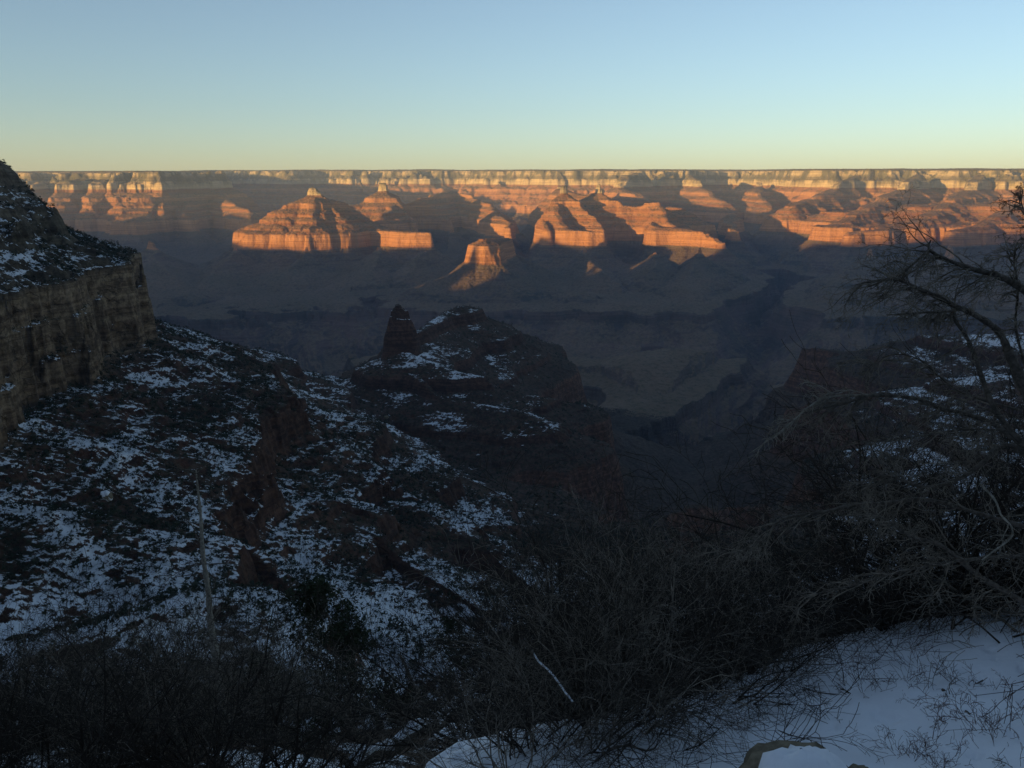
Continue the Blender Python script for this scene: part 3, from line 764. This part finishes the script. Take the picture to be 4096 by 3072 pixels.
# thicket under the bare tree at the right
L4 = ('leafless shrub in the thicket under the bare tree at right', 'leafless shrubs of the right thicket')
for i in range(22):
    x = RR.uniform(2.5, 6.5); y_ = float(np.interp(x, ex, ey)) + RR.uniform(.1, 2.2)
    if i < 6: y_ = float(np.interp(x, ex, ey)) - RR.uniform(.1, .5); x = max(x, 3.9)
    put(dense[RR.randrange(5)], (x, y_, nz(x, y_)), RR.random() * 6.28, RR.uniform(1.2, 1.9) if i >= 6 else .55, L4[0], L4[1], tilt=(RR.uniform(-.15, .15), RR.uniform(-.35, 0)))
for i in range(15):
    x = RR.uniform(4.2, 8.0); y_ = RR.uniform(6.4, 9.0)
    hh_ = RR.uniform(2.0, 2.7)
    put(dense[RR.randrange(5)], (x, y_, nz(x, y_)), RR.random() * 6.28, (hh_, hh_, hh_ * 1.05), L4[0], L4[1], tilt=(RR.uniform(-.1, .1), RR.uniform(-.2, .1)))
# twigs sticking out of the snow
L5 = ('sparse reddish twigs poking out of the smooth snow bank', 'twigs poking out of the snow')
tw = [tubes('snow_twig', shrub_segs(.34, 4, 2, 1.3, r=.0032, prob=.45), simple_mat('reddish_twig', (.07, .04, .035), (.12, .07, .06), 20)) for _ in range(3)]
for i, (px, py, s) in enumerate([(738, 728, .8), (852, 690, 1.1), (876, 700, 1.2), (905, 690, 1.3), (925, 672, 1.3), (895, 660, 1.1), (865, 668, .9), (960, 735, 1.3), (935, 752, 1.2), (990, 745, 1.5), (1010, 722, 1.6), (968, 700, 1.2), (905, 762, 1.0), (1000, 768, 1.4),
                              (668, 708, .7), (615, 735, .6), (930, 715, 1.0), (955, 770, 1.0)]):
    p = plane_pt(px, py); z_ = nz(p[0], p[1])
    put(tw[i % 3], (p[0], p[1], z_ + .01), RR.random() * 6.28, s, L5[0], L5[1], 'twigs', tilt=(RR.uniform(-.3, .3), RR.uniform(-.5, .2)))

# ------------------------------------------------------------------ branches traced as long curves, each at its own depth
def curve_segs(pts, r0, r1, sub=4):
    P_ = [Vector(at(px, py, Y)) for px, py, Y in pts]; out = []; n = len(P_)
    Q_ = []
    for i in range(n - 1):
        a, b, c, d = P_[max(0, i - 1)], P_[i], P_[i + 1], P_[min(n - 1, i + 2)]
        for k in range(sub):
            t = k / sub
            Q_.append(.5 * ((2 * b) + (c - a) * t + (2 * a - 5 * b + 4 * c - d) * t * t + (3 * b - a - 3 * c + d) * t ** 3))
    Q_.append(P_[-1]); m = len(Q_) - 1
    for i in range(m):
        ra = r0 + (r1 - r0) * i / m; rb_ = r0 + (r1 - r0) * (i + 1) / m
        j = 1 + .12 * math.sin(i * 2.3)
        out.append((*Q_[i], *Q_[i + 1], ra * j, rb_ * j))
    return out, Q_
def twiggy(segs, Q_, n, L, r, depth=1, down=-.05, dirx=-1, start=.15, prob=.6):
    m = len(Q_) - 1
    for _ in range(n):
        i = int((start + (1 - start) * RR.random()) * (m - 1)); p = Q_[i]; d = (Q_[i + 1] - Q_[i]).normalized()
        side = Vector((dirx * RR.uniform(0, .8), RR.uniform(-.6, .6), RR.uniform(-.9, .7)))
        grow(segs, p, d * .6 + side * .8, L * RR.uniform(.3, 1.3), r * RR.uniform(.6, 1.3), depth, Vector((0, 0, down)), .19, 7, prob, .8, .0011, .42)

tree = bpy.data.objects.new('bare_tree', None); C.objects.link(tree); tb = at(1120, 700, 5.0); tree.location = (0, 0, 0)
tag(tree, 'leafless tree with drooping dark branches leaning in from the right edge', 'tree')
TR = [(1150, 800, 5.0), (1135, 640, 5.0), (1100, 520, 5.0), (1062, 455, 5.0), (1030, 400, 5.0), (1008, 350, 5.0)]
sg, _ = curve_segs(TR, .075, .03); tubes('trunk', sg, M_BARK, 8, tree)
BR = [  # points (px, py, distance), radii, twigs, twig length, pale
    ([(1120, 400, 5.2), (1060, 325, 5.2), (1024, 290, 5.1), (998, 276, 5.0), (973, 269, 4.9), (945, 259, 4.9), (929, 249, 4.8), (931, 240, 4.8)], .030, .004, 34, .42, 0),
    ([(1008, 350, 5.0), (998, 331, 5.0), (977, 316, 4.9), (955, 306, 4.8), (934, 295, 4.8), (915, 287, 4.7), (896, 279, 4.7), (880, 280, 4.6), (855, 285, 4.6)], .022, .003, 34, .36, 0),
    ([(929, 249, 4.8), (915, 262, 4.75), (903, 272, 4.7), (893, 284, 4.7), (883, 300, 4.7)], .005, .002, 8, .2, 0),
    ([(1022, 443, 5.1), (1005, 424, 5.1), (993, 406, 5.0), (982, 378, 5.0), (972, 350, 4.9), (966, 336, 4.9), (955, 320, 4.8), (953, 312, 4.8), (937, 312, 4.7), (913, 313, 4.7), (887, 315, 4.6)], .020, .003, 26, .34, 0),
    ([(1050, 470, 5.3), (1000, 428, 5.3), (970, 415, 5.2), (943, 409, 5.2), (921, 400, 5.1), (892, 396, 5.1), (869, 396, 5.0), (849, 402, 5.0), (827, 407, 5.0), (803, 413, 4.9)], .020, .004, 30, .36, 0),
    ([(900, 397, 5.1), (869, 395, 5.1), (837, 396, 5.0), (824, 398, 5.0), (809, 407, 4.9), (793, 421, 4.9), (781, 431, 4.8), (769, 440, 4.8), (750, 453, 4.8)], .009, .002, 18, .22, 1),
    ([(869, 396, 5.0), (850, 390, 5.0), (835, 394, 5.0), (822, 387, 4.9), (813, 383, 4.9), (803, 380, 4.9)], .004, .002, 5, .14, 1),
    ([(1060, 500, 5.4), (1020, 450, 5.4), (996, 449, 5.4), (985, 461, 5.3), (961, 478, 5.3), (932, 487, 5.2), (915, 485, 5.2), (899, 479, 5.1), (881, 476, 5.1), (868, 484, 5.1)], .022, .005, 26, .34, 0),
    ([(1080, 540, 5.6), (1000, 520, 5.6), (930, 500, 5.5), (890, 503, 5.5), (855, 505, 5.4), (824, 512, 5.3), (800, 515, 5.3), (780, 520, 5.2), (768, 533, 5.2), (750, 548, 5.1), (720, 556, 5.1)], .018, .004, 30, .38, 0),
    ([(980, 484, 5.2), (995, 500, 5.1), (1001, 515, 5.1), (1011, 526, 5.0), (1011, 538, 5.0), (995, 550, 4.9), (982, 560, 4.9)], .008, .004, 4, .15, 1),
    ([(1090, 640, 5.2), (1020, 600, 5.2), (978, 575, 5.2), (943, 547, 5.1), (910, 536, 5.1), (890, 522, 5.0), (872, 512, 5.0)], .022, .006, 24, .36, 0),
    ([(1030, 380, 5.3), (1016, 330, 5.3), (1018, 290, 5.2), (1014, 262, 5.2), (1016, 245, 5.2)], .010, .003, 26, .20, 0),
    ([(1040, 300, 4.9), (1034, 250, 4.9), (1028, 222, 4.9), (1022, 205, 4.9), (1020, 192, 4.9)], .006, .002, 22, .13, 0),
    ([(1010, 430, 5.2), (960, 430, 5.1), (920, 436, 5.1), (880, 440, 5.0), (842, 441, 5.0)], .008, .002, 18, .3, 0),
    ([(1020, 410, 5.4), (960, 392, 5.3), (920, 360, 5.2), (890, 355, 5.2), (862, 372, 5.1)], .008, .002, 18, .3, 0),
    ([(1060, 560, 5.2), (1010, 556, 5.2), (950, 562, 5.1), (900, 572, 5.0), (850, 586, 5.0), (790, 600, 5.0)], .012, .003, 26, .36, 0),
]
for pts, r0, r1, ntw, tl, pale in BR:
    sg, Q_ = curve_segs(pts, r0, r1)
    fine = []
    twiggy(fine, Q_, int(ntw * 1.5), tl * .9, .0050, 2 if not pale else 1, -.07, -1, .12)
    br = tubes('branch', sg, M_PALE if pale else M_BARK, 6, tree)
    if pale: tag(br, 'pale bare branch')
    tag(tubes('twigs', fine, M_PALE if pale else M_TWIG, 3, br), kind='stuff')

def branch_thing(name, label, cat, specs, mat, group=None):
    sg_all = []
    for pts, r0, r1, ntw, tl in specs:
        sg, Q_ = curve_segs(pts, r0, r1); sg_all += sg
        twiggy(sg_all, Q_, ntw, tl, .0035, 1, -.02, RR.choice((-1, 1)), .1)
    o = tubes(name, sg_all, mat, 5); tag(o, label, cat, group); return o
def on(px, py, up=0.0):      # distance of the bank under a pixel
    return plane_pt(px, py)[1] - up
branch_thing('fallen_branch', 'dark forked dead branch lying on the snow in the right corner', 'branch',
             [([(943, 690, on(943, 700)), (960, 706, on(960, 716)), (978, 724, on(978, 734)), (996, 745, on(996, 753)), (1016, 768, on(1016, 772)), (1030, 785, on(1030, 790))], .014, .018, 16, .3),
              ([(984, 680, on(984, 690)), (943, 700, on(943, 706)), (886, 711, on(886, 714)), (871, 710, on(871, 713))], .009, .004, 8, .16)], M_BARK)
branch_thing('fallen_twig', 'thin dark broken twig lying on the open snow', 'branch',
             [([(864, 702, on(864, 704)), (842, 696, on(842, 699)), (812, 691, on(812, 695)), (797, 685, on(797, 689))], .007, .0025, 7, .12),
              ([(862, 700, on(864, 703)), (845, 690, on(845, 696)), (838, 683, on(838, 692))], .005, .002, 5, .1)], M_BARK)
# pale snow-topped stick in front of the thicket
st_pts = [(520, 640, 5.4), (532, 652, 5.3), (538, 662, 5.25), (549, 672, 5.2), (558, 683, 5.1), (567, 696, 5.0), (577, 708, 4.95)]
sg, Q_ = curve_segs(st_pts, .013, .015); stick = tubes('broken_stick', sg, M_BARK, 7)
tag(stick, 'crooked grey stick with a line of snow on top leaning from the thicket', 'branch')
sg2 = [(s[0], s[1] - .003, s[2] + .011, s[3], s[4] - .003, s[5] + .011, s[6] * .55, s[7] * .55) for s in sg[5:-2] if RR.random() < .93]
tubes('snow_cap', sg2, M_SNOW, 6, stick)

# dead snag at the left
snag = bpy.data.objects.new('dead_snag', None); C.objects.link(snag)
tag(snag, 'tall thin dead trunk with short bare limbs standing left of the dark juniper', 'tree')
SY = 13.0
sg, Q_ = curve_segs([(230, 735, SY - .6), (222, 700, SY - .4), (217, 665, SY - .2), (211, 625, SY), (208, 590, SY + .1), (203, 555, SY + .2), (201, 520, SY + .3), (198, 490, SY + .4), (196, 470, SY + .5)], .085, .010)
tubes('trunk', sg, M_PALE, 8, snag)
for _ in range(26):
    b_ = []; i = RR.randrange(3, len(Q_) - 1); a = RR.random() * 6.28
    grow(b_, Q_[i], Vector((math.cos(a), math.sin(a) * .6, RR.uniform(-.3, .4))), RR.uniform(.4, 1.3) * (1 - .4 * i / len(Q_)), .013, 2, Vector((0, 0, -.02)), .12, 7, .5, .6, .0022)
    tubes('limb', b_, M_BARK, 4, snag)

# ------------------------------------------------------------------ dark junipers close by
def juniper(label, px, py_base, py_top, Y, wid, nleaf, seed, lean=0.0, name='juniper_tree'):
    rs = np.random.RandomState(seed); rr = random.Random(seed)
    base = at(px, py_base, Y); topz = at(px, py_top, Y)[2]; H = topz - base[2]
    root = bpy.data.objects.new(name, None); C.objects.link(root); root.location = base
    tag(root, label, 'tree')
    sg = []; p = Vector((0, 0, -.3)); d = Vector((lean, 0, 1)); ends = []
    n = 9; cents = []
    for i in range(n):
        d = (d + Vector((rr.gauss(0, .13), rr.gauss(0, .13), .1))).normalized(); p2 = p + d * (H * .92 / n)
        sg.append((*p, *p2, .035 * H * (1 - i / n) * .55 + .01, .035 * H * (1 - (i + 1) / n) * .55 + .01))
        if i > 1:
            for _ in range(4):
                a = rr.random() * 6.28; L = wid * (1.15 - .75 * i / n) * rr.uniform(.45, 1.1)
                q = Vector(p2); dd = Vector((math.cos(a), math.sin(a), rr.uniform(.0, .5)))
                for k in range(5):
                    dd = (dd + Vector((rr.gauss(0, .2), rr.gauss(0, .2), rr.gauss(.05, .15)))).normalized(); q2 = q + dd * L / 5
                    sg.append((*q, *q2, .012 * (1 - k / 6) + .004, .012 * (1 - (k + 1) / 6) + .003))
                    if k > 0: cents.append((q2.x, q2.y, q2.z))
                    q = q2
        p = p2
    cents.append(tuple(p))
    tubes('trunk', sg, M_BARK, 5, root)
    cents = np.array(cents); cc = cents[rs.randint(0, len(cents), nleaf)]
    c = cc + rs.normal(0, 1, (nleaf, 3)) * wid * .06
    v = c[:, None, :] + rs.normal(0, 1, (nleaf, 3, 3)) * np.array([.034, .034, .04])
    mesh_from('crown', v.reshape(-1, 3), tris=np.arange(nleaf * 3).reshape(-1, 3), mat=M_NEEDLE, parent=root)
    # lumps of snow lying on the boughs
    low = cents[(cents[:, 2] < H * .75)]
    pick = low[rs.randint(0, len(low), 26)]; allv = []; 
    for q in pick:
        m_ = 16; dirs = rs.normal(0, 1, (m_, 3)); dirs /= np.linalg.norm(dirs, axis=1)[:, None]
        allv.append(np.array(q) + np.array([0, 0, .05]) + rs.normal(0, 1, (m_, 3, 3)) * np.array([.055, .055, .022]))
    allv = np.concatenate(allv).reshape(-1, 3)
    mesh_from('snow_lumps', allv, tris=np.arange(len(allv)).reshape(-1, 3), mat=M_SNOW, parent=root)
    return root
juniper('large dark juniper with snow lumps on its boughs, low left of centre', 345, 752, 572, 17.0, 1.75, 9500, 1, -.02)
juniper('dark juniper merging with the right side of the large one', 392, 760, 655, 15.0, .95, 4500, 2, .1)
juniper('small dark juniper standing alone against bright snow', 466, 706, 612, 24.0, .95, 3600, 3)
juniper('slim dark juniper between the dead trunk and the large juniper', 268, 740, 640, 16.0, .75, 2200, 4)
juniper('low dark juniper at the bottom of the left thicket', 300, 775, 690, 13.0, .8, 2600, 6)

# dark leaning dead trunk under the small juniper
branch_thing('leaning_trunk', 'thin dark dead trunk leaning beside the small juniper', 'tree',
             [([(400, 655, 12.4), (408, 672, 12.3), (418, 695, 12.2), (428, 712, 12.1), (441, 728, 12.0)], .02, .045, 18, .7)], M_BARK)

# ------------------------------------------------------------------ stones and the log
def stone(name, c, size, seed, label, parent=None, snow=True, rz=0.0, cap=.45):
    rs = np.random.RandomState(seed); nu, nv = 40, 22
    th = np.linspace(0, 2 * np.pi, nu, endpoint=False); ph = np.linspace(.02, np.pi - .02, nv)
    T, Pp = np.meshgrid(th, ph, indexing='ij'); d = np.stack([np.cos(T) * np.sin(Pp), np.sin(T) * np.sin(Pp), np.cos(Pp)], -1)
    nn = fbm(d[..., 0] * 1.6 + d[..., 2] * 1.2 + seed, d[..., 1] * 1.6 - d[..., 2] + seed, 3, seed) * .22
    e = (np.abs(d) ** 3.2).sum(-1) ** (-1 / 3.2) * .5 + .5
    r = (1 + nn) * e * .86
    co = d * r[..., None] * np.array(size)
    i = np.arange(nu)[:, None] * nv + np.arange(nv - 1)[None]; j = ((np.arange(nu)[:, None] + 1) % nu) * nv + np.arange(nv - 1)[None]
    q = np.stack([i, i + 1, j + 1, j], -1).reshape(-1, 4)
    o = mesh_from(name, co.reshape(-1, 3), quads=q, mat=M_BOULD, smooth=True)
    o.location = c; o.rotation_euler = (0, 0, rz); tag(o, label, 'boulder')
    if snow:
        k = (Pp < np.pi * cap) ; co2 = co.copy() * 1.0
        t = np.clip((np.pi * cap - Pp - np.maximum(0, np.abs(d[..., 0] + .05) * 1.9 - .75) - np.maximum(0, (d[..., 1] + .12) * 3.0) + fbm(np.cos(T) * 2 + seed, np.sin(T) * 2, 3, seed + 3) * .45) / .4, -3, 1)
        co2[..., 2] += t * size[2] * .13; co2 *= (1 + .04 * t)[..., None]
        mesh_from('snow_cap', co2.reshape(-1, 3), quads=q, mat=M_SNOW, smooth=True, parent=o)
    return o
p = plane_pt(795, 812); stone('boulder', (p[0], p[1], nz(p[0], p[1]) + .13), (.36, .28, .25), 3, 'rounded tan boulder with a snow cap at the bottom edge', cap=.5)
p = plane_pt(860, 800); stone('boulder', (p[0], p[1], nz(p[0], p[1]) + .06), (.14, .14, .13), 8, 'small mossy stone right of the snow-capped boulder', snow=False)
def slope_pt(px, Y):
    z_ = -300.0
    for _ in range(6):
        x = at_z = (px - 512) / FPX * (Y * CP - z_ * SP)
        z_ = float(sample_mid(np.array([x]), np.array([Y]))[0][0])
    return x, Y, z_
def find_slope(px, py):
    for Y in np.exp(np.linspace(math.log(340), math.log(3300), 500)):
        x, y, z_ = slope_pt(px, Y)
        if project(x, y, z_)[1] <= py: return x, y, z_
    return slope_pt(px, 1200.0)
x, y, z_ = find_slope(107, 500); s = y * 7.5 / FPX
stone('boulder', (x, y, z_ + s * .5), (s * .95, s * .7, s * .8), 12, 'big pale boulder with a snow edge alone on the left slope')
x, y, z_ = find_slope(386, 419); s = y * 3.2 / FPX
stone('boulder', (x, y, z_ + s * .4), (s, s * .8, s * .6), 14, 'small pale boulder on the dark slope below the pinnacle', snow=False)

log = bpy.data.objects.new('fallen_log', None); C.objects.link(log)
tag(log, 'fallen log heaped with snow below the small juniper', 'log')
def on_hill(px, py):
    for Y in np.linspace(4.0, 60, 900):
        d = ray(px, py); x = d[0] * Y / d[1]; z_ = d[2] * Y / d[1]
        if z_ <= nz(x, Y): return Vector((x, Y, z_))
    d = ray(px, py); return Vector(d * (12 / d[1]))
a, b = Vector(at(352, 768, 9.5)), Vector(at(464, 706, 11.5))
for v_ in (a, b):
    v_.z = max(v_.z, nz(v_.x, v_.y) + .12)
sg = []; sn_ = []; n = 14
for i in range(n):
    p0 = a.lerp(b, i / n); p1 = a.lerp(b, (i + 1) / n)
    w0 = Vector((0, 0, .05 * math.sin(i * 1.1))); w1 = Vector((0, 0, .05 * math.sin((i + 1) * 1.1)))
    sg.append((*(p0 + w0), *(p1 + w1), .11, .11))
    if i % 5 != 4: sn_.append((*(p0 + w0 + Vector((0, 0, .07))), *(p1 + w1 + Vector((0, 0, .07))), .085 + .02 * math.sin(i * 2), .085 + .02 * math.sin(i * 2 + 2)))
tubes('trunk', sg, M_BARK, 9, log); tubes('snow_cap', sn_, M_SNOW, 9, log)
lb_ = []
for i in range(16):
    t = RR.random(); grow(lb_, a.lerp(b, t), Vector((RR.uniform(-1, 1), RR.uniform(-1, .3), RR.uniform(.2, 1))), RR.uniform(.3, .8), .012, 1, Vector((0, 0, 0)), .2, 5, .6)
tubes('branches', lb_, M_BARK, 4, log)

# ------------------------------------------------------------------ haze
hz = NB('haze_air'); hz.t.nodes.remove(hz.b)
pv = hz.n('ShaderNodeVolumePrincipled'); pv.inputs['Color'].default_value = (.58, .73, 1.0, 1); pv.inputs['Density'].default_value = HAZE if 'HAZE' in globals() else 2.3e-5
pv.inputs['Anisotropy'].default_value = 0.0
hz.l(pv.outputs[0], hz.out.inputs['Volume'])
def box(name, lo, hi, mat):
    x0, y0, z0 = lo; x1, y1, z1 = hi
    co = [(x0, y0, z0), (x1, y0, z0), (x1, y1, z0), (x0, y1, z0), (x0, y0, z1), (x1, y0, z1), (x1, y1, z1), (x0, y1, z1)]
    return mesh_from(name, co, quads=[(0, 3, 2, 1), (4, 5, 6, 7), (0, 1, 5, 4), (1, 2, 6, 5), (2, 3, 7, 6), (3, 0, 4, 7)], mat=mat)
hb = box('haze', (-26000, -20000, -1700), (26000, 22000, 620), hz.m)
tag(hb, kind='stuff')
